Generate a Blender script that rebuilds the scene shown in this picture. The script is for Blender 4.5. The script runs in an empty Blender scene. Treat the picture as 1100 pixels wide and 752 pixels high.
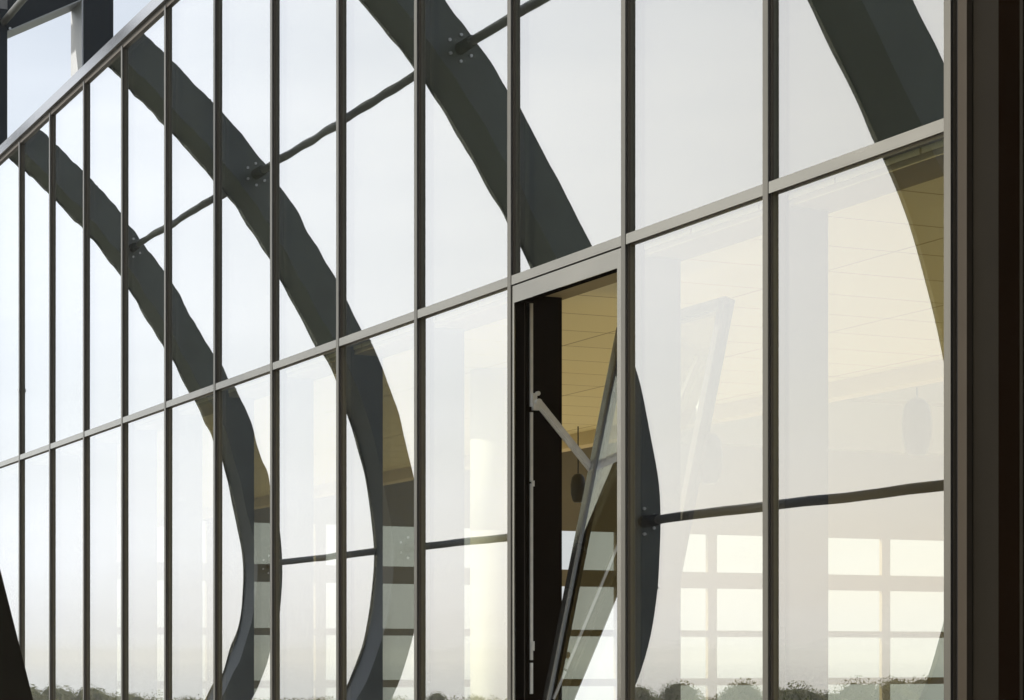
import bpy, bmesh, math, random
from mathutils import Vector, noise
random.seed(7)
R = math.radians
C = bpy.context.scene.collection
SC = bpy.context.scene

# ------------------------------------------------------------------ camera, sky, sun, exposure
THETA = 25.056
EYE = 1.6
cam_d = bpy.data.cameras.new('camera')
cam = bpy.data.objects.new('camera', cam_d); C.objects.link(cam)
cam.location = (0, 0, EYE)
cam.rotation_euler = (R(90), 0, R(-90 - THETA))
cam_d.sensor_width = 36; cam_d.lens = 2400 / 1100 * 36
cam_d.shift_y = (705 - 376) / 1100
cam_d.clip_start = 0.05; cam_d.clip_end = 20000
SC.camera = cam

SUN_EL, SUN_ROT = 21.0, 22.0          # rotation measured from +Y towards +X
w = bpy.data.worlds.new('World'); SC.world = w; w.use_nodes = True
nt = w.node_tree; nt.nodes.clear()
sky = nt.nodes.new('ShaderNodeTexSky'); sky.sky_type = 'NISHITA'; sky.sun_disc = False
sky.sun_elevation = R(SUN_EL); sky.sun_rotation = R(SUN_ROT)
sky.air_density = 1.0; sky.dust_density = 2.5; sky.ozone_density = 1.5; sky.altitude = 100
bg = nt.nodes.new('ShaderNodeBackground'); bg.inputs['Strength'].default_value = 0.10
out = nt.nodes.new('ShaderNodeOutputWorld')
# thin high cloud veil, stronger where the noise says so
tc = nt.nodes.new('ShaderNodeTexCoord')
mp = nt.nodes.new('ShaderNodeMapping'); mp.inputs['Scale'].default_value = (1.2, 1.2, 7.0)
L = nt.links
nz = nt.nodes.new('ShaderNodeTexNoise'); nz.inputs['Scale'].default_value = 2.2
nz.inputs['Detail'].default_value = 5; nz.inputs['Roughness'].default_value = 0.5
mr = nt.nodes.new('ShaderNodeMapRange'); mr.inputs['From Min'].default_value = 0.35; mr.inputs['From Max'].default_value = 0.7
mr.inputs['To Min'].default_value = 0.72; mr.inputs['To Max'].default_value = 0.96
mix = nt.nodes.new('ShaderNodeMixRGB'); mix.inputs['Color2'].default_value = (10.1, 10.2, 10.5, 1)
L = nt.links
L.new(tc.outputs['Generated'], mp.inputs['Vector']); L.new(mp.outputs[0], nz.inputs['Vector'])
L.new(nz.outputs['Fac'], mr.inputs['Value']); 
dq = nt.nodes.new('ShaderNodeVectorMath'); dq.operation = 'DOT_PRODUCT'
dq.inputs[1].default_value = (math.sin(R(SUN_ROT)), math.cos(R(SUN_ROT)), 0.0)
gq = nt.nodes.new('ShaderNodeMapRange'); gq.inputs['From Min'].default_value = 0.0; gq.inputs['From Max'].default_value = 0.6
gq.inputs['To Min'].default_value = 0.55; gq.inputs['To Max'].default_value = 1.0
mq = nt.nodes.new('ShaderNodeMath'); mq.operation = 'MULTIPLY'
L.new(tc.outputs['Generated'], dq.inputs[0]); L.new(dq.outputs['Value'], gq.inputs['Value'])
L.new(mr.outputs[0], mq.inputs[0]); L.new(gq.outputs[0], mq.inputs[1]); L.new(mq.outputs[0], mix.inputs['Fac'])
# the veil glows towards the sun's side of the sky
dp = nt.nodes.new('ShaderNodeVectorMath'); dp.operation = 'DOT_PRODUCT'
dp.inputs[1].default_value = (math.sin(R(SUN_ROT)), math.cos(R(SUN_ROT)), 0.15)
g2 = nt.nodes.new('ShaderNodeMapRange'); g2.inputs['From Min'].default_value = 0.1; g2.inputs['From Max'].default_value = 0.8
g2.inputs['To Min'].default_value = 1.12; g2.inputs['To Max'].default_value = 1.68
sv = nt.nodes.new('ShaderNodeVectorMath'); sv.operation = 'SCALE'
L.new(tc.outputs['Generated'], dp.inputs[0]); L.new(dp.outputs['Value'], g2.inputs['Value'])
L.new(mix.outputs[0], sv.inputs[0]); L.new(g2.outputs[0], sv.inputs['Scale'])
# warmer veil close to the sun
wq = nt.nodes.new('ShaderNodeMapRange'); wq.inputs['From Min'].default_value = 0.55; wq.inputs['From Max'].default_value = 0.92
wc = nt.nodes.new('ShaderNodeMixRGB'); wc.inputs['Color1'].default_value = (9.7, 10.15, 10.8, 1); wc.inputs['Color2'].default_value = (10.8, 10.25, 9.1, 1)
L.new(dq.outputs['Value'], wq.inputs['Value']); L.new(wq.outputs[0], wc.inputs['Fac']); L.new(wc.outputs[0], mix.inputs['Color2'])
L.new(sky.outputs[0], mix.inputs['Color1']); L.new(sv.outputs[0], bg.inputs['Color']); L.new(bg.outputs[0], out.inputs['Surface'])

sun_d = bpy.data.lights.new('sun', 'SUN'); sun = bpy.data.objects.new('sun', sun_d); C.objects.link(sun)
sun_d.energy = 4.3; sun_d.angle = R(0.5); sun_d.color = (1.0, 0.94, 0.85)
sdir = Vector((math.sin(R(SUN_ROT)) * math.cos(R(SUN_EL)), math.cos(R(SUN_ROT)) * math.cos(R(SUN_EL)), math.sin(R(SUN_EL))))
sun.rotation_euler = sdir.to_track_quat('Z', 'Y').to_euler()

SC.view_settings.view_transform = 'Standard'; SC.view_settings.look = 'None'
SC.view_settings.exposure = 0.0; SC.view_settings.gamma = 1.0
SC.view_settings.use_curve_mapping = False
SC.render.engine = 'CYCLES'
cy = SC.cycles
cy.use_denoising = True
cy.max_bounces = 10; cy.diffuse_bounces = 6; cy.glossy_bounces = 6; cy.transmission_bounces = 6
cy.transparent_max_bounces = 24; cy.volume_bounces = 2
cy.sample_clamp_indirect = 8; cy.caustics_reflective = False; cy.caustics_refractive = False

# ------------------------------------------------------------------ materials
def mat(name, col, rough=0.6, metal=0.0, var=0.0, vscale=3.0, bump=0.0, spec=0.5, stretch=(1, 1, 1)):
    m = bpy.data.materials.new(name); m.use_nodes = True
    n = m.node_tree; b = n.nodes['Principled BSDF']
    b.inputs['Base Color'].default_value = (*col, 1); b.inputs['Roughness'].default_value = rough
    b.inputs['Metallic'].default_value = metal; b.inputs['Specular IOR Level'].default_value = spec
    if var or bump:
        t = n.nodes.new('ShaderNodeTexCoord'); mp = n.nodes.new('ShaderNodeMapping')
        mp.inputs['Scale'].default_value = stretch
        z = n.nodes.new('ShaderNodeTexNoise'); z.inputs['Scale'].default_value = vscale; z.inputs['Detail'].default_value = 6
        n.links.new(t.outputs['Object'], mp.inputs[0]); n.links.new(mp.outputs[0], z.inputs['Vector'])
        if var:
            r = n.nodes.new('ShaderNodeMapRange'); r.inputs['From Min'].default_value = .3; r.inputs['From Max'].default_value = .7
            r.inputs['To Min'].default_value = 1 - var; r.inputs['To Max'].default_value = 1 + var
            v = n.nodes.new('ShaderNodeVectorMath'); v.operation = 'SCALE'; v.inputs[0].default_value = col
            n.links.new(z.outputs['Fac'], r.inputs['Value']); n.links.new(r.outputs[0], v.inputs['Scale'])
            n.links.new(v.outputs[0], b.inputs['Base Color'])
            r2 = n.nodes.new('ShaderNodeMapRange'); r2.inputs['To Min'].default_value = max(rough - .1, .02); r2.inputs['To Max'].default_value = min(rough + .1, 1)
            n.links.new(z.outputs['Fac'], r2.inputs['Value']); n.links.new(r2.outputs[0], b.inputs['Roughness'])
        if bump:
            bp = n.nodes.new('ShaderNodeBump'); bp.inputs['Distance'].default_value = bump; bp.inputs['Strength'].default_value = 1
            n.links.new(z.outputs['Fac'], bp.inputs['Height']); n.links.new(bp.outputs[0], b.inputs['Normal'])
    return m

def glass_mat(name, ior, tint, wave, wscale=2.2):
    m = bpy.data.materials.new(name); m.use_nodes = True
    n = m.node_tree; n.nodes.clear(); l = n.links
    o = n.nodes.new('ShaderNodeOutputMaterial'); mx = n.nodes.new('ShaderNodeMixShader')
    tr = n.nodes.new('ShaderNodeBsdfTransparent'); tr.inputs[0].default_value = (*tint, 1)
    gl = n.nodes.new('ShaderNodeBsdfGlossy'); gl.inputs['Roughness'].default_value = 0.0; gl.inputs['Color'].default_value = (.97, .98, 1, 1)
    # reflectance rises towards grazing angles; same from both sides of the sheet
    lw = n.nodes.new('ShaderNodeLayerWeight'); lw.inputs['Blend'].default_value = .5
    p = n.nodes.new('ShaderNodeMath'); p.operation = 'POWER'; p.inputs[1].default_value = 2.0 if ior > 2 else 4.0
    r0 = ((ior - 1) / (ior + 1)) ** 2
    ma = n.nodes.new('ShaderNodeMath'); ma.operation = 'MULTIPLY_ADD'; ma.inputs[1].default_value = 1 - r0; ma.inputs[2].default_value = r0
    l.new(lw.outputs['Facing'], p.inputs[0]); l.new(p.outputs[0], ma.inputs[0]); l.new(ma.outputs[0], mx.inputs[0])
    if wave:
        t = n.nodes.new('ShaderNodeTexCoord'); oi = n.nodes.new('ShaderNodeObjectInfo')
        sc = n.nodes.new('ShaderNodeVectorMath'); sc.operation = 'SCALE'; sc.inputs[0].default_value = (17, 31, 53)
        ad = n.nodes.new('ShaderNodeVectorMath')
        z = n.nodes.new('ShaderNodeTexNoise'); z.inputs['Scale'].default_value = wscale; z.inputs['Detail'].default_value = .9
        bp = n.nodes.new('ShaderNodeBump'); bp.inputs['Distance'].default_value = wave; bp.inputs['Strength'].default_value = 1
        l.new(oi.outputs['Random'], sc.inputs['Scale']); l.new(t.outputs['Object'], ad.inputs[0]); l.new(sc.outputs[0], ad.inputs[1])
        l.new(ad.outputs[0], z.inputs['Vector']); l.new(z.outputs['Fac'], bp.inputs['Height']); l.new(bp.outputs[0], gl.inputs['Normal'])
    l.new(tr.outputs[0], mx.inputs[1]); l.new(gl.outputs[0], mx.inputs[2]); l.new(mx.outputs[0], o.inputs['Surface'])
    return m

M = {}
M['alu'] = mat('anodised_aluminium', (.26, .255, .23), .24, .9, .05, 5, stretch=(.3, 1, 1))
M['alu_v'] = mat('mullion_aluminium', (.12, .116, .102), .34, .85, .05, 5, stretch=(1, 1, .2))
M['body'] = mat('shaded_frame_body', (.048, .038, .026), .5, .1, .08, 5)  # dark brown stands in for shade and dark surroundings mirrored in frame sides
M['flange'] = mat('pale_steel', (.42, .44, .46), .5, .1, .1, 2)  # pale tone of the clip and of the roof frame's lighter sides
M['alu_light'] = mat('bare_aluminium', (.62, .61, .57), .4, .6, .08, 20)
M['gasket'] = mat('black_gasket', (.018, .015, .012), .6)
M['bronze'] = mat('dark_bronze_metal', (.009, .0075, .005), .5, 0, .15, 3, spec=.03)
M['black_panel'] = mat('black_brown_panel', (.003, .0016, .0008), .6, 0, .15, 3, spec=0.0)
M['fin'] = mat('dark_fin_steel', (.010, .006, .003), .6, 0, .15, 4, spec=0.0)
M['panel'] = mat('shadow_box_panel', (.008, .011, .010), .8, spec=0.12)
M['rib'] = mat('rib_paint_blue_grey', (.036, .047, .048), .42, 0, .22, 1.1, .001)
M['tie'] = mat('tie_rod_paint', (.07, .075, .072), .45, 0, .1, 3)
M['frame_dark'] = mat('roof_frame_paint', (.010, .015, .021), .6, 0, .12, 1.2, spec=.15)
M['bolt'] = mat('galvanised_bolt', (.5, .5, .5), .35, .6)
M['strut'] = mat('weathered_dark_steel', (.014, .012, .008), .7, 0, .2, 3, spec=.05)
M['white_col'] = mat('white_painted_column', (.84, .84, .83), .6, 0, .03, 6)
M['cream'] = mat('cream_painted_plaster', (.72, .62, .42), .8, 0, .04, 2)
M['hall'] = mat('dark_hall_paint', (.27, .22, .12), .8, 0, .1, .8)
M['floor_in'] = mat('warm_interior_floor', (.82, .69, .47), .5, 0, .08, 1.5)
M['lamp'] = mat('grey_lantern_metal', (.018, .016, .013), .45, .3, .1, 10)
M['trim'] = mat('brown_anodised_trim', (.032, .025, .017), .45, 0, .06, 5, spec=.12)
M['coping'] = mat('coping_aluminium', (.46, .455, .46), .16, .95, .05, 2, stretch=(.3, 1, 1))
M['cord'] = mat('black_cord', (.02, .02, .02), .6)
M['seal'] = mat('grey_spacer_bar', (.30, .30, .28), .4, .5)
M['pave'] = mat('concrete_paving', (.42, .40, .36), .85, 0, .12, 1.2, .002)
M['roof'] = mat('roof_membrane', (.2, .2, .2), .8, 0, .1, 1)
M['glass'] = glass_mat('coated_glass', 2.85, (.88, .87, .75), .00055, 1.5)
M['glass_in'] = glass_mat('inner_glass', 1.5, (.95, .98, .93), .00015)
M['glass_up'] = glass_mat('coated_glass_upper', 2.85, (.88, .87, .75), .00055, 1.5)

def ceiling_mat():
    m = bpy.data.materials.new('ceiling_tiles'); m.use_nodes = True
    n = m.node_tree; b = n.nodes['Principled BSDF']; b.inputs['Roughness'].default_value = .85
    t = n.nodes.new('ShaderNodeTexCoord'); br = n.nodes.new('ShaderNodeTexBrick')
    br.offset = 0; br.squash = 1; br.inputs['Scale'].default_value = 1
    br.inputs['Brick Width'].default_value = 1.2; br.inputs['Row Height'].default_value = .6
    br.inputs['Mortar Size'].default_value = .007; br.inputs['Mortar Smooth'].default_value = 0
    br.inputs['Color1'].default_value = (.90, .83, .57, 1); br.inputs['Color2'].default_value = (.87, .80, .55, 1)
    br.inputs['Mortar'].default_value = (.46, .38, .22, 1)
    mp = n.nodes.new('ShaderNodeMapping'); mp.inputs['Rotation'].default_value = (0, 0, R(90))
    n.links.new(t.outputs['Object'], mp.inputs[0]); n.links.new(mp.outputs[0], br.inputs['Vector']); n.links.new(br.outputs['Color'], b.inputs['Base Color'])
    return m
M['ceiling'] = ceiling_mat()

def leaf_mat(name, c1, c2):
    m = bpy.data.materials.new(name); m.use_nodes = True
    n = m.node_tree; b = n.nodes['Principled BSDF']; b.inputs['Roughness'].default_value = .7
    b.inputs['Specular IOR Level'].default_value = .2
    t = n.nodes.new('ShaderNodeTexCoord'); z = n.nodes.new('ShaderNodeTexNoise'); z.inputs['Scale'].default_value = .5; z.inputs['Detail'].default_value = 4
    r = n.nodes.new('ShaderNodeValToRGB'); r.color_ramp.elements[0].color = (*c1, 1); r.color_ramp.elements[1].color = (*c2, 1)
    r.color_ramp.elements[0].position = .35; r.color_ramp.elements[1].position = .65
    n.links.new(t.outputs['Object'], z.inputs['Vector']); n.links.new(z.outputs['Fac'], r.inputs[0]); n.links.new(r.outputs[0], b.inputs['Base Color'])
    if name == 'foliage':
        tl = n.nodes.new('ShaderNodeBsdfTranslucent'); ms = n.nodes.new('ShaderNodeMixShader'); ms.inputs[0].default_value = .4
        n.links.new(r.outputs[0], tl.inputs[0]); n.links.new(b.outputs[0], ms.inputs[1]); n.links.new(tl.outputs[0], ms.inputs[2])
        n.links.new(ms.outputs[0], n.nodes['Material Output'].inputs['Surface'])
    return m
M['leaf'] = leaf_mat('foliage', (.085, .105, .035), (.19, .19, .065))
M['bark'] = mat('bark', (.09, .07, .05), .9, 0, .2, 4)
M['grass'] = leaf_mat('meadow', (.06, .075, .03), (.13, .13, .06))

# ------------------------------------------------------------------ mesh helpers; P(X, D, H): along facade, into building, above eye
def P(X, D, H): return Vector((X, -D, H + EYE))

class MB:
    def __init__(s): s.bm = bmesh.new(); s.mi = 0
    def face(s, vs, mi=None):
        try:
            f = s.bm.faces.new(vs); f.material_index = s.mi if mi is None else mi; return f
        except ValueError: return None
    def hexa(s, p):           # 8 points, bottom 4 then top 4
        v = [s.bm.verts.new(q) for q in p]
        for a in ((3, 2, 1, 0), (4, 5, 6, 7), (0, 1, 5, 4), (1, 2, 6, 5), (2, 3, 7, 6), (3, 0, 4, 7)): s.face([v[i] for i in a])
    def box(s, X0, X1, D0, D1, H0, H1):
        s.hexa([P(X0, D1, H0), P(X1, D1, H0), P(X1, D0, H0), P(X0, D0, H0), P(X0, D1, H1), P(X1, D1, H1), P(X1, D0, H1), P(X0, D0, H1)])
    def bar(s, a, b, wx, wz, up=Vector((0, 0, 1))):
        a, b = Vector(a), Vector(b); d = (b - a).normalized(); x = d.cross(up)
        if x.length < 1e-4: x = Vector((1, 0, 0))
        x.normalize(); y = x.cross(d)
        q = lambda c: [c - x * wx / 2 - y * wz / 2, c + x * wx / 2 - y * wz / 2, c + x * wx / 2 + y * wz / 2, c - x * wx / 2 + y * wz / 2]
        s.hexa(q(a) + q(b))
    def tube(s, a, b, r0, r1=None, n=16, cap=True):
        s.lathe(a, b, [(0, r0), (1, r0 if r1 is None else r1)], n, cap)
    def lathe(s, a, b, prof, n=16, cap=True):
        a, b = Vector(a), Vector(b); d = b - a; z = d.normalized()
        x = z.orthogonal().normalized(); y = z.cross(x); rings = []
        for t, r in prof:
            c = a + d * t
            rings.append([s.bm.verts.new(c + (x * math.cos(2 * math.pi * i / n) + y * math.sin(2 * math.pi * i / n)) * r) for i in range(n)])
        for r0, r1 in zip(rings, rings[1:]):
            for i in range(n):
                f = s.face([r0[i], r0[(i + 1) % n], r1[(i + 1) % n], r1[i]])
                if f: f.smooth = True
        if cap: s.face(list(reversed(rings[0]))); s.face(rings[-1])
    def build(s, name, mats, parent=None, bevel=0, origin=None):
        bmesh.ops.recalc_face_normals(s.bm, faces=s.bm.faces[:])
        if bevel:
            es = [e for e in s.bm.edges if len(e.link_faces) == 2 and e.calc_face_angle() > .6]
            bmesh.ops.bevel(s.bm, geom=es, offset=bevel, segments=2, profile=.5, affect='EDGES')
        o0 = parent_world(parent) if origin is None else Vector(origin)
        bmesh.ops.translate(s.bm, vec=-o0, verts=s.bm.verts[:])
        me = bpy.data.meshes.new(name); s.bm.to_mesh(me); s.bm.free()
        for m in (mats if isinstance(mats, (list, tuple)) else [mats]): me.materials.append(M[m] if isinstance(m, str) else m)
        o = bpy.data.objects.new(name, me); C.objects.link(o)
        if parent: o.parent = parent
        if origin is not None and not parent: o.location = origin
        return o

def parent_world(p):
    v = Vector((0, 0, 0))
    while p is not None: v += p.location; p = p.parent
    return v
def tag(o, label=None, cat=None, group=None, kind=None):
    for k, v in (('label', label), ('category', cat), ('group', group), ('kind', kind)):
        if v: o[k] = v
    return o
def thing(name, label, cat, loc, group=None):
    o = bpy.data.objects.new(name, None); C.objects.link(o); o.location = loc; o.empty_display_size = .3
    return tag(o, label, cat, group)

# ------------------------------------------------------------------ terrain
def terrain():
    def axis(lo, hi, core0, core1):
        xs = []; v = core0
        while v <= core1: xs.append(v); v += 5
        st = 8; v = core1 + 3
        while v < hi: xs.append(v); st *= 1.16; v += st
        xs.append(hi); st = 8; v = core0 - 3; pre = []
        while v > lo: pre.append(v); st *= 1.16; v -= st
        pre.append(lo); return sorted(pre) + xs
    xs = axis(-8000, 8000, -60, 75); ys = axis(-8000, 8000, -50, 30)
    ys = sorted(ys + [6.5, 7.5]); bm = bmesh.new(); g = []
    for y in ys:
        row = []
        for x in xs:
            dx = max(0, x - 62, -60 - x); dy = max(0, y - 6.5, -50 - y); d = math.hypot(dx, dy)
            t = min(1, d / 24); h = -15.5 * (t * t * (3 - 2 * t)) if d > 1 else -.5 * d
            if math.hypot(x, y) > 700: h = -19 + 3 * max(0, 1 - (math.hypot(x, y) - 700) / 60)
            elif d > 24: h += 0.9 * noise.noise(Vector((x / 90, y / 90, 0))) * min(1, d / 100)
            row.append(bm.verts.new((x, y, h)))
        g.append(row)
    for j in range(len(ys) - 1):
        for i in range(len(xs) - 1):
            f = bm.faces.new([g[j][i], g[j][i + 1], g[j + 1][i + 1], g[j + 1][i]]); f.smooth = True
    me = bpy.data.meshes.new('ground'); bm.to_mesh(me); bm.free(); me.materials.append(M['grass'])
    o = bpy.data.objects.new('ground', me); C.objects.link(o); tag(o, kind='structure')
terrain()
mb = MB(); mb.box(-6, 50, -6.3, 5.0, -EYE - .2, -EYE + .004); tag(mb.build('pavement', 'pave', origin=(0, 0, 0)), kind='structure')

bm = bmesh.new(); NR = 96
ri = [bm.verts.new((640 * math.cos(2 * math.pi * i / NR), 640 * math.sin(2 * math.pi * i / NR), -16.9)) for i in range(NR)]
ro = [bm.verts.new((7600 * math.cos(2 * math.pi * i / NR), 7600 * math.sin(2 * math.pi * i / NR), -16.9)) for i in range(NR)]
for i in range(NR): bm.faces.new([ri[i], ro[i], ro[(i + 1) % NR], ri[(i + 1) % NR]])
me = bpy.data.meshes.new('water'); bm.to_mesh(me); bm.free()
M['water'] = mat('lake_water', (.05, .09, .11), .12, 0, 0, .4, .04, spec=.5); me.materials.append(M['water'])
o = bpy.data.objects.new('water', me); C.objects.link(o); tag(o, kind='structure')

# ------------------------------------------------------------------ the building
GD = 5.048                      # outer glass face
STEP, X0 = 1.2955, 22.457
N_BAY = 22
KX = lambda k: X0 - STEP * k   # far edge of mullion k (k = 0 at the left of the picture, 12 at the right)
XEND = 36.0
TR0, TR1 = 1.972, 2.0215       # transom
H_SILL0, H_SILL1 = -.80, -.75
TOP = 5.17
bld = thing('glass_building', 'long glazed hall building with grey metal mullions and mirror-like panes', 'building', P(21, GD, -EYE))

def build_mullions():
    for k in range(-10, 13):
        x1 = KX(k); x0 = x1 - .042
        m = MB()
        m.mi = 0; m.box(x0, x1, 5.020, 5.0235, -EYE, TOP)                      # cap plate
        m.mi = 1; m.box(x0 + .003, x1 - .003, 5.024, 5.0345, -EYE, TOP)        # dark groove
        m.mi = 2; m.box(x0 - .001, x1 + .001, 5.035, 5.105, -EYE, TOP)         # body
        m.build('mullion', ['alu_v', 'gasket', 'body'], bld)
        if k == 0:
            q = MB(); q.box(x0 - .004, x1 + .004, 5.012, 5.019, 2.655, 2.685); q.build('cap_clip', 'flange', bld)
        f = MB(); f.box(x0 - .006, x1 + .004, 5.106, 5.322, -EYE, TR1 - .03)
        f.build('fin', 'fin', bld, bevel=.002)
build_mullions()

def transoms():
    for (h0, h1) in ((TR0, TR1), (H_SILL0, H_SILL1)):
        m = MB()
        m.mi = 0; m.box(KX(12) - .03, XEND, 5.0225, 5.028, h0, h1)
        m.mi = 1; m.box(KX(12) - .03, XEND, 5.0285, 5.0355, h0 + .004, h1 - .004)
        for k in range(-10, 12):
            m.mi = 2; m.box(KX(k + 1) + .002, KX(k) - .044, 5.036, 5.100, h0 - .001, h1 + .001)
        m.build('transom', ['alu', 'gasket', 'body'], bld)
    m = MB()                                                                   # coping and head rail
    m.mi = 0; m.box(KX(12) - 1.6, XEND, 5.0, 5.40, 5.20, 5.295)
    m.mi = 1; m.box(KX(12) - .5, XEND - .01, 5.032, 5.12, TOP + .0005, 5.1995)
    m.build('coping', ['coping', 'gasket'], bld)
    m = MB(); m.box(KX(12) - .03, XEND, 5.0265, 5.10, TOP - .020, TOP - .0005)
    m.build('head_rail', 'body', bld)
transoms()

def pane(x0, x1, h0, h1, name='window_pane', wob=.0009):
    a, b = random.uniform(-wob, wob), random.uniform(-wob, wob) * .6
    xc, hc = (x0 + x1) / 2, (h0 + h1) / 2
    m = MB(); d = lambda X, H, base: base + a * (X - xc) + b * (H - hc)
    pts = []
    for base in (GD, GD + .026):
        pts.append([m.bm.verts.new(P(X, d(X, H, base), H)) for X, H in ((x0, h0), (x1, h0), (x1, h1), (x0, h1))])
    m.face(pts[0], 0); m.face(list(reversed(pts[1])), 1)
    for i in range(4): m.face([pts[0][i], pts[0][(i + 1) % 4], pts[1][(i + 1) % 4], pts[1][i]], 2)
    return m.build(name, ['glass', 'glass_in', 'seal'], bld)
for k in range(-10, 12):
    xa, xb = KX(k + 1) - .0, KX(k) - .042
    pane(xa + .0015, xb - .0015, TR1 + .002, TOP - .021)
    if k != 9: pane(xa + .0015, xb - .0015, H_SILL1 + .002, TR0 - .002)
    pane(xa + .0015, xb - .0015, -EYE + .02, H_SILL0 - .002)
m = MB(); m.box(KX(12), XEND - .02, 5.14, 5.18, TR0 + .02, TOP); m.build('shadow_panel', 'panel', bld)

# vent window in bay between mullion 9 and 10
def vent():
    v = bpy.data.objects.new('vent_window', None); C.objects.link(v); v.parent = bld
    v.location = P(10.13, GD, H_SILL1) - bld.location
    v['label'] = 'inward tilted vent window standing open'
    xa, xb = KX(10) + .001, KX(9) - .043
    m = MB(); d0, d1 = 5.026, 5.034; st = .040
    for d0, d1, m.mi, e in ((5.026, 5.032, 0, 0), (5.0325, 5.085, 1, .001)):
      m.box(xa, xa + .050 - e, d0, d1, H_SILL1 + .001, TR0 - .008); m.box(xb - .030 + e, xb, d0, d1, H_SILL1 + .001, TR0 - .008)
      m.box(xa + .0505, xb - .0305, d0, d1, TR0 - .098 + e, TR0 - .008); m.box(xa + .0505, xb - .0305, d0, d1, H_SILL1 + .001, H_SILL1 + .06 - e)
    m.build('frame', ['alu', 'black_panel'], v)
    # sash, hinged at its foot, top leaning into the room
    a = R(12.5); hb = -.68; Lh = 2.52; sx0, sx1 = xa + .055, xb - .045
    def S(X, t, wd): return P(X, 5.085 + t * math.sin(a) + wd * math.cos(a), hb + t * math.cos(a) - wd * math.sin(a))
    def sbox(m, xa, xb, t0, t1, w0, w1):
        m.hexa([S(xa, t0, w1), S(xb, t0, w1), S(xb, t0, w0), S(xa, t0, w0), S(xa, t1, w1), S(xb, t1, w1), S(xb, t1, w0), S(xa, t1, w0)])
    sw = .055
    m = MB()
    m.mi = 2; sbox(m, sx0, sx0 + sw, 0, Lh, 0, .03); m.mi = 0; sbox(m, sx1 - sw, sx1, 0, Lh, 0, .03)  # right stile takes the darker frame tone to subdue its sunlit streak
    sbox(m, sx0 + sw, sx1 - sw, 0, sw, 0, .03); sbox(m, sx0 + sw, sx1 - sw, Lh - sw, Lh, 0, .03)
    m.mi = 1
    sbox(m, sx0 + .004, sx0 + sw, 0.004, Lh - .004, .0305, .04); sbox(m, sx1 - sw, sx1 - .004, .004, Lh - .004, .0305, .04)
    m.mi = 0
    m.mi = 2; sbox(m, sx0 + .002, sx0 + sw, 0.002, Lh - .002, .0405, .062); m.mi = 0; sbox(m, sx1 - sw, sx1 - .002, .002, Lh - .002, .0405, .062)
    sbox(m, sx0 + sw, sx1 - sw, 0.002, sw, .0305, .062); sbox(m, sx0 + sw, sx1 - sw, Lh - sw, Lh - .002, .0305, .062)
    m.build('sash', ['alu', 'gasket', 'body'], v)
    m = MB(); pts = []
    for wd in (.012, .036):
        pts.append([m.bm.verts.new(S(X, t, wd)) for X, t in ((sx0 + sw, sw), (sx1 - sw, sw), (sx1 - sw, Lh - sw), (sx0 + sw, Lh - sw))])
    m.face(pts[0], 0); m.face(list(reversed(pts[1])), 1)
    for i in range(4): m.face([pts[0][i], pts[0][(i + 1) % 4], pts[1][(i + 1) % 4], pts[1][i]], 2)
    m.build('window_pane', ['glass', 'glass_in', 'seal'], v)
    # aluminium rail on the jamb, with gaps and hardware
    X = KX(9) - .048
    m = MB()
    for (h0, h1) in ((1.55 - .22, 1.88), (.93, 1.30), (-.02, .92), (-.2, -.035)):
        m.box(X - .014, X - .0015, 5.127, 5.143, h0, h1)
    m.box(X - .024, X - .010, 5.134, 5.147, .03, .08); m.box(X - .024, X - .010, 5.134, 5.147, .905, .935)
    m.build('rail', 'alu_light', v)
    a0 = P(X - .026, 5.165, 1.353); a1 = S(sx1 - .01, (1.0 - hb) / math.cos(a), .03)
    m = MB(); m.bar(a0, a1, .012, .045); m.bar(a0 + Vector((-.009, 0, .002)), a1 + Vector((-.009, 0, .002)), .008, .020)
    m.tube(a0 + Vector((-.02, 0, 0)), a0 + Vector((.02, 0, 0)), .018); m.tube(a1 + Vector((-.03, 0, 0)), a1 + Vector((.02, 0, 0)), .014)
    m.build('stay_arm', 'alu_light', v, bevel=.001)
    m = MB(); m.box(X - .036, X - .012, 5.135, 5.172, 1.31, 1.345); m.box(X - .030, X - .012, 5.135, 5.160, 1.345, 1.40); m.tube(P(X - .035, 5.165, 1.40), P(X - .015, 5.165, 1.40), .012)
    m.build('bracket', 'alu_light', v)
    m = MB(); p = S(sx1 - .05, (0.05 - hb) / math.cos(a), .07)
    m.tube(S(sx1 - .035, .72, .06), S(sx1 - .035, .72, .085), .018); m.build('catch', 'alu_light', v)
vent()

# body of the building
m = MB()                                              # flat roof; unseen opening added over the hall to brighten the interior
m.box(KX(12) - 6, XEND + .3, 5.41, 11, 4.75, 5.08); m.box(KX(12) - 6, XEND + .3, 25, 30, 4.75, 5.08)
m.box(KX(12) - 6, KX(12) - 3, 11.001, 24.999, 4.75, 5.08); m.box(33, XEND + .3, 11.001, 24.999, 4.75, 5.08)
m.build('roof', 'roof', bld)
m = MB(); m.box(KX(12) - 6, XEND, 5.12, 8.8, 1.955, 2.02); m.build('ceiling', 'ceiling', bld)
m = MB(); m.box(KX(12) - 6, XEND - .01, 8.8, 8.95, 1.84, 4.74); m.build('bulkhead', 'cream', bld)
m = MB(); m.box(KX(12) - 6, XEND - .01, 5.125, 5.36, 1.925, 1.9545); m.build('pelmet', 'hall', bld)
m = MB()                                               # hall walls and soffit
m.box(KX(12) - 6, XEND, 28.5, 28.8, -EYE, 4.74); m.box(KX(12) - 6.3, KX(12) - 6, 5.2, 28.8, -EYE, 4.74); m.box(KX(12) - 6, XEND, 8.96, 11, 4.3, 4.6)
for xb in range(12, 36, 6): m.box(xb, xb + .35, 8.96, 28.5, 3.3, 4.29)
m.build('hall_wall', 'hall', bld)
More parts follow.
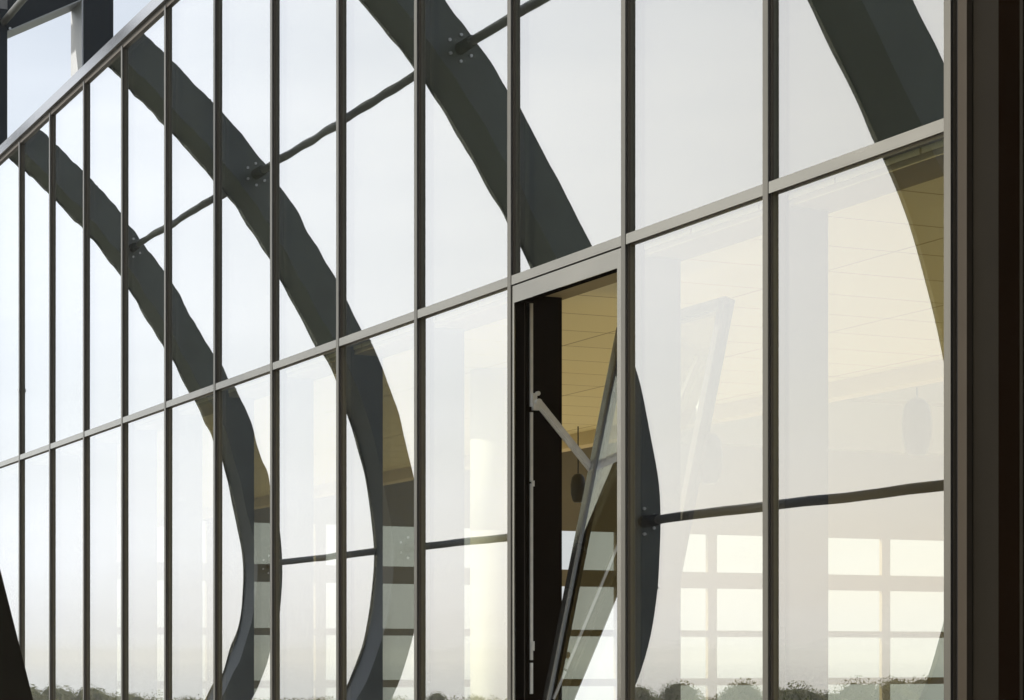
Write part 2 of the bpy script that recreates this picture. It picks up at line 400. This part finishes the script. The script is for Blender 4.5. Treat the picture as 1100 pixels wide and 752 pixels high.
m = MB(); m.box(KX(12) - 6, XEND, 5.11, 28.5, -EYE - .1, -EYE + .01); tag(m.build('floor', 'floor_in', origin=(0, 0, 0)), kind='structure')

def end_wall():
    m = MB(); x0, x1 = XEND, XEND + .09
    cols = [24.80 + 1.93 * j for j in range(-8, 2)]; half = .095
    m.box(x0, x1, 5.11, cols[0] - half, -EYE, 4.74); m.box(x0, x1, cols[-1] + half, 28.8, -EYE, 4.74)
    rows = [(2.26, 4.74), (1.26, 1.56), (.36, .48), (-.54, -.41), (-EYE, -1.34)]
    for h0, h1 in rows: m.box(x0, x1, cols[0] - half, cols[-1] + half, h0, h1)
    for c in cols:
        for (h0, h1) in ((1.56, 2.26), (.48, 1.26), (-.41, .36), (-1.34, -.54)):
            m.box(x0, x1, c - half, c + half, h0 , h1)
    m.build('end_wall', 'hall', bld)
end_wall()

m = MB(); cx_, cd = 13.9, 6.37
m.tube(P(cx_, cd, -EYE), P(cx_, cd, .855), .17, n=40); m.tube(P(cx_, cd, .857), P(cx_, cd, 1.952), .17, n=40)
tag(m.build('column', 'white_col', bld), 'smooth white round column')

# dark cladding beyond the last mullion
m = MB(); xk = KX(12) - .0425
m.mi = 0; m.box(xk - .026, xk - .001, 5.045, 5.2, -EYE, 5.19)
m.mi = 1; m.box(xk - .085, xk - .0265, 5.034, 5.2, -EYE, 5.19)
m.mi = 1; m.box(xk - .091, xk - .0855, 5.026, 5.2, -EYE, 5.19)
m.build('corner_trim', ['gasket', 'trim'], bld)
m = MB()
m.box(xk - .26, xk - .0915, 5.050, 5.3, -EYE, 5.19)
m.mi = 1; m.box(xk - .39, xk - .262, 5.040, 5.3, -EYE, 5.19); m.mi = 0
m.box(xk - .41, xk - .3925, 5.034, 5.3, -EYE, 5.19)
m.mi = 1; m.box(xk - 1.6, xk - .4125, 5.045, 5.3, -EYE, 5.19)
m.build('cladding_panel', ['bronze', 'black_panel'], bld)

# ------------------------------------------------------------------ pendant lanterns
def lantern(loc, label, k=1):
    t = thing('pendant_lantern', label, 'lamp', loc, 'pendant lanterns hanging in the hall')
    z = Vector(loc)
    m = MB(); m.lathe(z, z + Vector((0, 0, .40 * k)), [(a, b * k) for a, b in ((0, .055), (.06, .075), (.3, .10), (.6, .105), (.85, .09), (.96, .06), (1, .02))], 24)
    m.build('lamp_body', 'lamp', t)
    m = MB(); m.tube(z + Vector((0, 0, .40 * k)), z + Vector((0, 0, 4.3 - z.z + EYE)), .006, n=8); m.build('cord', 'cord', t)
    return t
def unz(x, y, z):
    l = (x - 550) / 2400 * z
    return P(z * math.cos(R(THETA)) - l * math.sin(R(THETA)), z * math.sin(R(THETA)) + l * math.cos(R(THETA)), (705 - y) / 2400 * z)
lantern(unz(985, 489, 15.6), 'grey pendant lantern seen through the last pane at the right')
lantern(unz(762, 520, 17.6), 'faint grey pendant lantern behind the leaning open sash')
lantern(unz(621, 540, 19.0), 'small dark pendant lantern seen in the gap of the open vent', .62)

# ------------------------------------------------------------------ curved steel arches outside
PROF = [(13.75, -2.1), (13.93, -1.62), (14.5, -.70), (14.88, .28), (15.04, 1.25), (15.04, 2.2), (14.78, 3.55), (14.38, 4.8), (13.9, 5.72), (13.25, 6.80),
        (12.55, 7.85), (11.75, 8.78), (11.0, 9.50), (10.2, 10.2), (9.2, 10.95), (8.1, 11.6), (6.9, 12.1)]
def catmull(pts, n=6):
    o = []
    for i in range(len(pts) - 1):
        p0 = Vector(pts[max(i - 1, 0)]); p1 = Vector(pts[i]); p2 = Vector(pts[i + 1]); p3 = Vector(pts[min(i + 2, len(pts) - 1)])
        for j in range(n):
            t = j / n; o.append(.5 * ((2 * p1) + (p2 - p0) * t + (2 * p0 - 5 * p1 + 4 * p2 - p3) * t * t + (3 * p1 - p0 - 3 * p2 + p3) * t ** 3))
    o.append(Vector(pts[-1])); return o
MIR = 2 * GD
curve = catmull(PROF)
def off(i, d):
    a = curve[max(i - 1, 0)]; b = curve[min(i + 1, len(curve) - 1)]; t = (b - a).normalized()
    return curve[i] + Vector((-t.y, t.x)) * d          # towards the facade side
XC = 27.3
RAT = {'a': 1.59, 'b': 1.315, 'c': 1.0, 'd': .69}
def arch(X, label):
    t = thing('steel_arch', label, 'arch', (X + .37, 13.9 - MIR, 0), 'curved steel arches in front of the glass')
    m = MB(); n = len(curve); rings = []
    Q = lambda x, p: Vector((x, p.x - MIR, p.y + EYE))
    for i in range(n):
        o_, i_ = curve[i], off(i, .57)
        rings.append([m.bm.verts.new(v) for v in (Q(X, o_), Q(X + .75, o_), Q(X + .75, i_), Q(X, i_))])
    for a, b in zip(rings, rings[1:]):
        for j in range(4):
            m.face([a[j], a[(j + 1) % 4], b[(j + 1) % 4], b[j]])
    m.face(rings[0]); m.face(list(reversed(rings[-1])))
    m.build('box_rib', 'rib', t)
    # thin flange plates standing proud of the inner edge
    m = MB()
    for (x0, x1, e0, e1) in ((X + .752, X + .775, 0, .60),):
        rr = []
        for i in range(n):
            o_, i_ = off(i, e0), off(i, e1)
            rr.append([m.bm.verts.new(v) for v in (Q(x0, o_), Q(x1, o_), Q(x1, i_), Q(x0, i_))])
        for a, b in zip(rr, rr[1:]):
            for j in range(4): m.face([a[j], a[(j + 1) % 4], b[(j + 1) % 4], b[j]])
        m.face(rr[0]); m.face(list(reversed(rr[-1])))
    m.build('flange', 'rib', t)
    for i in (22, 46, 70):                                  # site welds: slim cover bands round the box
        m = MB(); rr = []
        t_ = (curve[i + 1] - curve[i]).normalized() * .03; nn = (off(i, 1) - curve[i])
        for base in (curve[i], curve[i] + t_):
            o_, i_ = base - nn * .008, base + nn * .578
            rr.append([m.bm.verts.new(v) for v in (Q(X - .008, o_), Q(X + .7515, o_), Q(X + .7515, i_), Q(X - .008, i_))])
        for j in range(4): m.face([rr[0][j], rr[0][(j + 1) % 4], rr[1][(j + 1) % 4], rr[1][j]])
        m.face(rr[0]); m.face(list(reversed(rr[1]))); m.build('weld_band', 'rib', t)
    m = MB(); y = 13.65 - MIR; m.hexa([Vector(v) for v in ((X - .2, y - .6, -.3), (X + .95, y - .6, -.3), (X + .95, y + .7, -.3), (X - .2, y + .7, -.3), (X - .1, y - .5, .06), (X + .85, y - .5, .06), (X + .85, y + .6, .06), (X - .1, y + .6, .06))])
    m.build('footing', 'pave', t)
    for (tm, th) in TIES:
        c = Vector((X, tm - MIR, th + EYE))
        m = MB(); m.tube(c + Vector((-.015, 0, 0)), c + Vector((0, 0, 0)), .09, n=24)
        m.mi = 1
        for k in range(6):
            a = math.pi * 2 * (k + .5) / 6; q = c + Vector((0, math.cos(a) * .18, math.sin(a) * .18)); m.tube(q + Vector((-.03, 0, 0)), q, .022, n=8)
        m.build('bolted_plate', ['frame_dark', 'bolt'], t)
    return t
TIES = [(12.02, 8.12), (14.82 - .03, 1.88)]
arch(XC * RAT['a'], 'curved dark steel arch farthest to the left in the reflection')
arch(XC * RAT['b'], 'curved dark steel arch second from the left, crossed by both tie rods')
arch(XC * RAT['c'], 'curved dark steel arch reflected above and right of the open vent')
arch(XC * RAT['d'], 'nearest broad steel arch, reflected in the upper right pane')
BAYN = {'ab': 'between the two leftmost arches', 'bc': 'between the second and third arch', 'cd': 'between the third arch and the nearest arch'}
for (p, q) in (('a', 'b'), ('b', 'c'), ('c', 'd')):
    for (tm, th), nm in zip(TIES, ('upper', 'lower')):
        xa, xb = XC * RAT[q] + .78, XC * RAT[p] - .016
        t = thing('tie_rod', nm + ' steel tie rod ' + BAYN[p + q], 'tie rod', (xa, tm - MIR, th + EYE), 'tie rods linking the arches')
        a = Vector((xa, tm - MIR, th + EYE)); b = Vector((xb, tm - MIR, th + EYE))
        m = MB(); m.tube(a, b, .062, n=20); m.build('rod', 'tie', t)
        m = MB(); m.lathe(b - Vector((.4, 0, 0)), b, [(0, .064), (.1, .085), (1, .085)], 20); m.build('sleeve', 'frame_dark', t)
m = MB(); m.tube(Vector((XC * .69 - .3, 6.75 - MIR, 12.0 + EYE)), Vector((XC * 1.59 + 1.1, 6.75 - MIR, 12.0 + EYE)), .22, n=24)
tag(m.build('ridge_beam', 'rib', origin=(XC * .69, 6.75 - MIR, 12.0 + EYE)), 'long round steel ridge beam joining the tops of the arches', 'beam')

# ------------------------------------------------------------------ roof frame, top left
k_ = .80; RX = 43 * k_
t = thing('roof_frame', 'dark steel roof frame of posts and sloping beam above the parapet', 'steel frame', P(RX, 8.6, 5.08))
m = MB(); m.box(RX, RX + .9 * k_, 10.885 * k_, 11.477 * k_, 5.08, 12.6); m.build('post', 'frame_dark', t, bevel=.01)
m = MB(); m.box(RX, RX + .9 * k_, (9.4 - .6) * k_, 9.4 * k_, 5.08, 9.95); m.build('post', 'frame_dark', t, bevel=.01)
m = MB(); da, ha, db, hb_ = 9.4 * k_ + .001, 12.03 * k_, 10.88 * k_, 12.84 * k_
m.hexa([P(RX + .01, db, hb_), P(RX + .70, db, hb_), P(RX + .70, da, ha), P(RX + .01, da, ha), P(RX + .01, db, hb_ + .62), P(RX + .70, db, hb_ + .62), P(RX + .70, da, ha + .62), P(RX + .01, da, ha + .62)])
m.build('sloping_beam', 'frame_dark', t)
m = MB(); m.box(RX + .02, RX + .9 * k_, 10.885 * k_ - .025, 10.885 * k_ - .002, 5.08, 12.6)
m.build('flange', 'flange', t)  # pale plate makes this side lighter than the dark post
m = MB(); m.hexa([P(RX + .02, db, hb_ - .022), P(RX + .70, db, hb_ - .022), P(RX + .70, da, ha - .022), P(RX + .02, da, ha - .022), P(RX + .02, db, hb_ - .002), P(RX + .70, db, hb_ - .002), P(RX + .70, da, ha - .002), P(RX + .02, da, ha - .002)])
m.build('flange', 'flange', t)  # pale plate makes the underside lighter than the dark beam
m = MB(); c = P(RX, 9.33 * k_, 12.18 * k_)
for k in range(4): a = math.pi / 2 * k + .8; q = c + Vector((0, math.cos(a) * .13, math.sin(a) * .13)); m.tube(q + Vector((-.03, 0, 0)), q, .02, n=8)
m.build('bolt', 'bolt', t)
m = MB(); m.tube(c + Vector((-9, 0, 0)), c, .055, n=20); tag(m.build('purlin', 'tie', origin=c), 'grey round purlin running off the roof frame at the top left corner', 'purlin')

# ------------------------------------------------------------------ raking strut, bottom left
t = thing('raking_strut', 'dark leaning steel strut at the bottom left in front of the glass', 'strut', P(9.15, 2.3, -EYE))
m = MB(); e = lambda H: 1.938 + .254 * (.355 - H)
m.hexa([P(9, e(-1.59), -1.59), P(9.3, e(-1.59), -1.59), P(9.3, e(-1.59) - .55, -1.59), P(9, e(-1.59) - .55, -1.59), P(9, e(3.4), 3.4), P(9.3, e(3.4), 3.4), P(9.3, e(3.4) - .3, 3.4), P(9, e(3.4) - .3, 3.4)])
m.build('shaft', 'strut', t, bevel=.006)
m = MB(); m.box(8.85, 9.45, e(-1.59) - .7, e(-1.59) + .15, -EYE, -1.592); m.build('base_plate', 'bolt', t)

# ------------------------------------------------------------------ trees seen by reflection
def tree_meshes(seed, h):
    rnd = random.Random(seed); bm = bmesh.new()
    lobes = []
    for i in range(12):
        a = rnd.uniform(0, 6.28); r = rnd.uniform(0, .30) * h; z = h * rnd.uniform(.40, .84) - r * .4
        lobes.append((Vector((math.cos(a) * r, math.sin(a) * r, z)), h * rnd.uniform(.12, .21)))
    for c, rr in lobes:
        res = bmesh.ops.create_icosphere(bm, subdivisions=4, radius=rr * .72)
        for v in res['verts']: v.co = c + v.co * (1 + .35 * noise.noise(v.co * 2.2 + c) + .22 * noise.noise(v.co * 7 + c))
        for _ in range(2200):
            d = Vector((rnd.gauss(0, 1), rnd.gauss(0, 1), rnd.gauss(0, .8))).normalized() * rr * rnd.uniform(.6, 1.05)
            p = c + d; n = Vector((rnd.gauss(0, 1), rnd.gauss(0, 1), rnd.gauss(0, 1))).normalized(); u = n.orthogonal().normalized(); v = n.cross(u); s_ = rnd.uniform(.04, .09)
            bm.faces.new([bm.verts.new(p + u * s_), bm.verts.new(p + v * s_ * .7), bm.verts.new(p - u * s_), bm.verts.new(p - v * s_ * .7)])
    me = bpy.data.meshes.new('crown'); bm.to_mesh(me); bm.free(); me.materials.append(M['leaf'])
    m = MB(); m.lathe(Vector((0, 0, -.5)), Vector((0, 0, h * .6)), [(0, .26), (.3, .2), (1, .08)], 8)
    for i in range(5):
        a = i * 1.3; m.tube(Vector((0, 0, h * (.3 + .05 * i))), Vector((math.cos(a) * h * .2, math.sin(a) * h * .2, h * (.5 + .05 * i))), .09, .03, 6)
    bmesh.ops.recalc_face_normals(m.bm, faces=m.bm.faces[:])
    m2 = bpy.data.meshes.new('trunk'); m.bm.to_mesh(m2); m.bm.free(); m2.materials.append(M['bark'])
    return me, m2
variants = [tree_meshes(s, 9.5) for s in (3, 11, 23, 31, 47)]
def refl(x, z):
    l = (x - 550) / 2400 * z
    return z * math.cos(R(THETA)) - l * math.sin(R(THETA)), z * math.sin(R(THETA)) + l * math.cos(R(THETA)) - MIR
def skyline(x):      # top of the wood in the photo, pixels
    pts = [(0, 737), (60, 734), (120, 735), (135, 738), (180, 748), (240, 749), (370, 747), (450, 744), (560, 742), (690, 738), (730, 731), (800, 733), (840, 736), (880, 727), (940, 729), (1020, 729)]
    for (a, b), (c_, d) in zip(pts, pts[1:]):
        if a <= x <= c_: return b + (d - b) * (x - a) / (c_ - a)
    return 730
px = 30
while px < 1080:
    z = random.uniform(300, 350) if px < 640 else random.uniform(215, 260)
    x, y = refl(px, z)
    top = EYE - (skyline(px) - 705 + random.uniform(3, 9)) / 2400 * z
    hgt = top + 15.4; me, m2 = random.choice(variants)
    s_ = max(hgt / 8.7, .5)
    lab = 'low green tree of the far wood reflected at the foot of the glass' if px < 640 else 'taller dark tree of the wood reflected at the lower right'
    t = thing('tree', lab, 'tree', (x, y, -15.4), 'trees of the far wood, left stretch' if px < 640 else 'trees of the wood, right stretch')
    t.scale = (s_ * random.uniform(.85, 1.15),) * 2 + (s_,); t.rotation_euler.z = random.uniform(0, 6.28)
    a = bpy.data.objects.new('crown', me); C.objects.link(a); a.parent = t
    b = bpy.data.objects.new('trunk', m2); C.objects.link(b); b.parent = t
    px += random.uniform(11, 18) * (1.0 if px < 640 else 1.35)
# the wood behind them as one mass
bm = bmesh.new(); rnd = random.Random(5)
for i in range(2200):
    px = rnd.uniform(-80, 1180); z = rnd.uniform(360, 620) if px < 640 else rnd.uniform(270, 520)
    x, y = refl(px, z); h = 7.0 + 2.5 * noise.noise(Vector((x / 30, y / 30, 0))) + rnd.uniform(-1, 1) - (1.5 if px < 640 else 0)
    for _ in range(45):
        d = Vector((rnd.gauss(0, 1.5), rnd.gauss(0, 1.5), 0)); p = Vector((x, y, -15.6 + h * rnd.uniform(.35, 1))) + d
        n = Vector((rnd.gauss(0, 1), rnd.gauss(0, 1), rnd.gauss(0, 1))).normalized(); u = n.orthogonal().normalized(); v = n.cross(u); s_ = rnd.uniform(.18, .36)
        bm.faces.new([bm.verts.new(p + u * s_), bm.verts.new(p + v * s_ * .7), bm.verts.new(p - u * s_), bm.verts.new(p - v * s_ * .7)])
me = bpy.data.meshes.new('distant_wood'); bm.to_mesh(me); bm.free(); me.materials.append(M['leaf'])
o = bpy.data.objects.new('distant_wood', me); C.objects.link(o); tag(o, 'hazy green wood stretching across the valley behind the nearer trees', 'wood', kind='stuff')

# ------------------------------------------------------------------ haze
m = MB(); m.hexa([Vector(v) for v in ((-8100, -8100, -20.5), (8100, -8100, -20.5), (8100, 8100, -20.5), (-8100, 8100, -20.5), (-8100, -8100, 16), (8100, -8100, 16), (8100, 8100, 16), (-8100, 8100, 16))])
hm = bpy.data.materials.new('haze'); hm.use_nodes = True; hn = hm.node_tree; hn.nodes.clear()
ho = hn.nodes.new('ShaderNodeOutputMaterial'); hv = hn.nodes.new('ShaderNodeVolumePrincipled')
hv.inputs['Color'].default_value = (1, .985, .93, 1); hv.inputs['Density'].default_value = .0004; hv.inputs['Anisotropy'].default_value = .5
hn.links.new(hv.outputs[0], ho.inputs['Volume'])
tag(m.build('haze', hm, origin=(0, 0, 0)), kind='stuff')
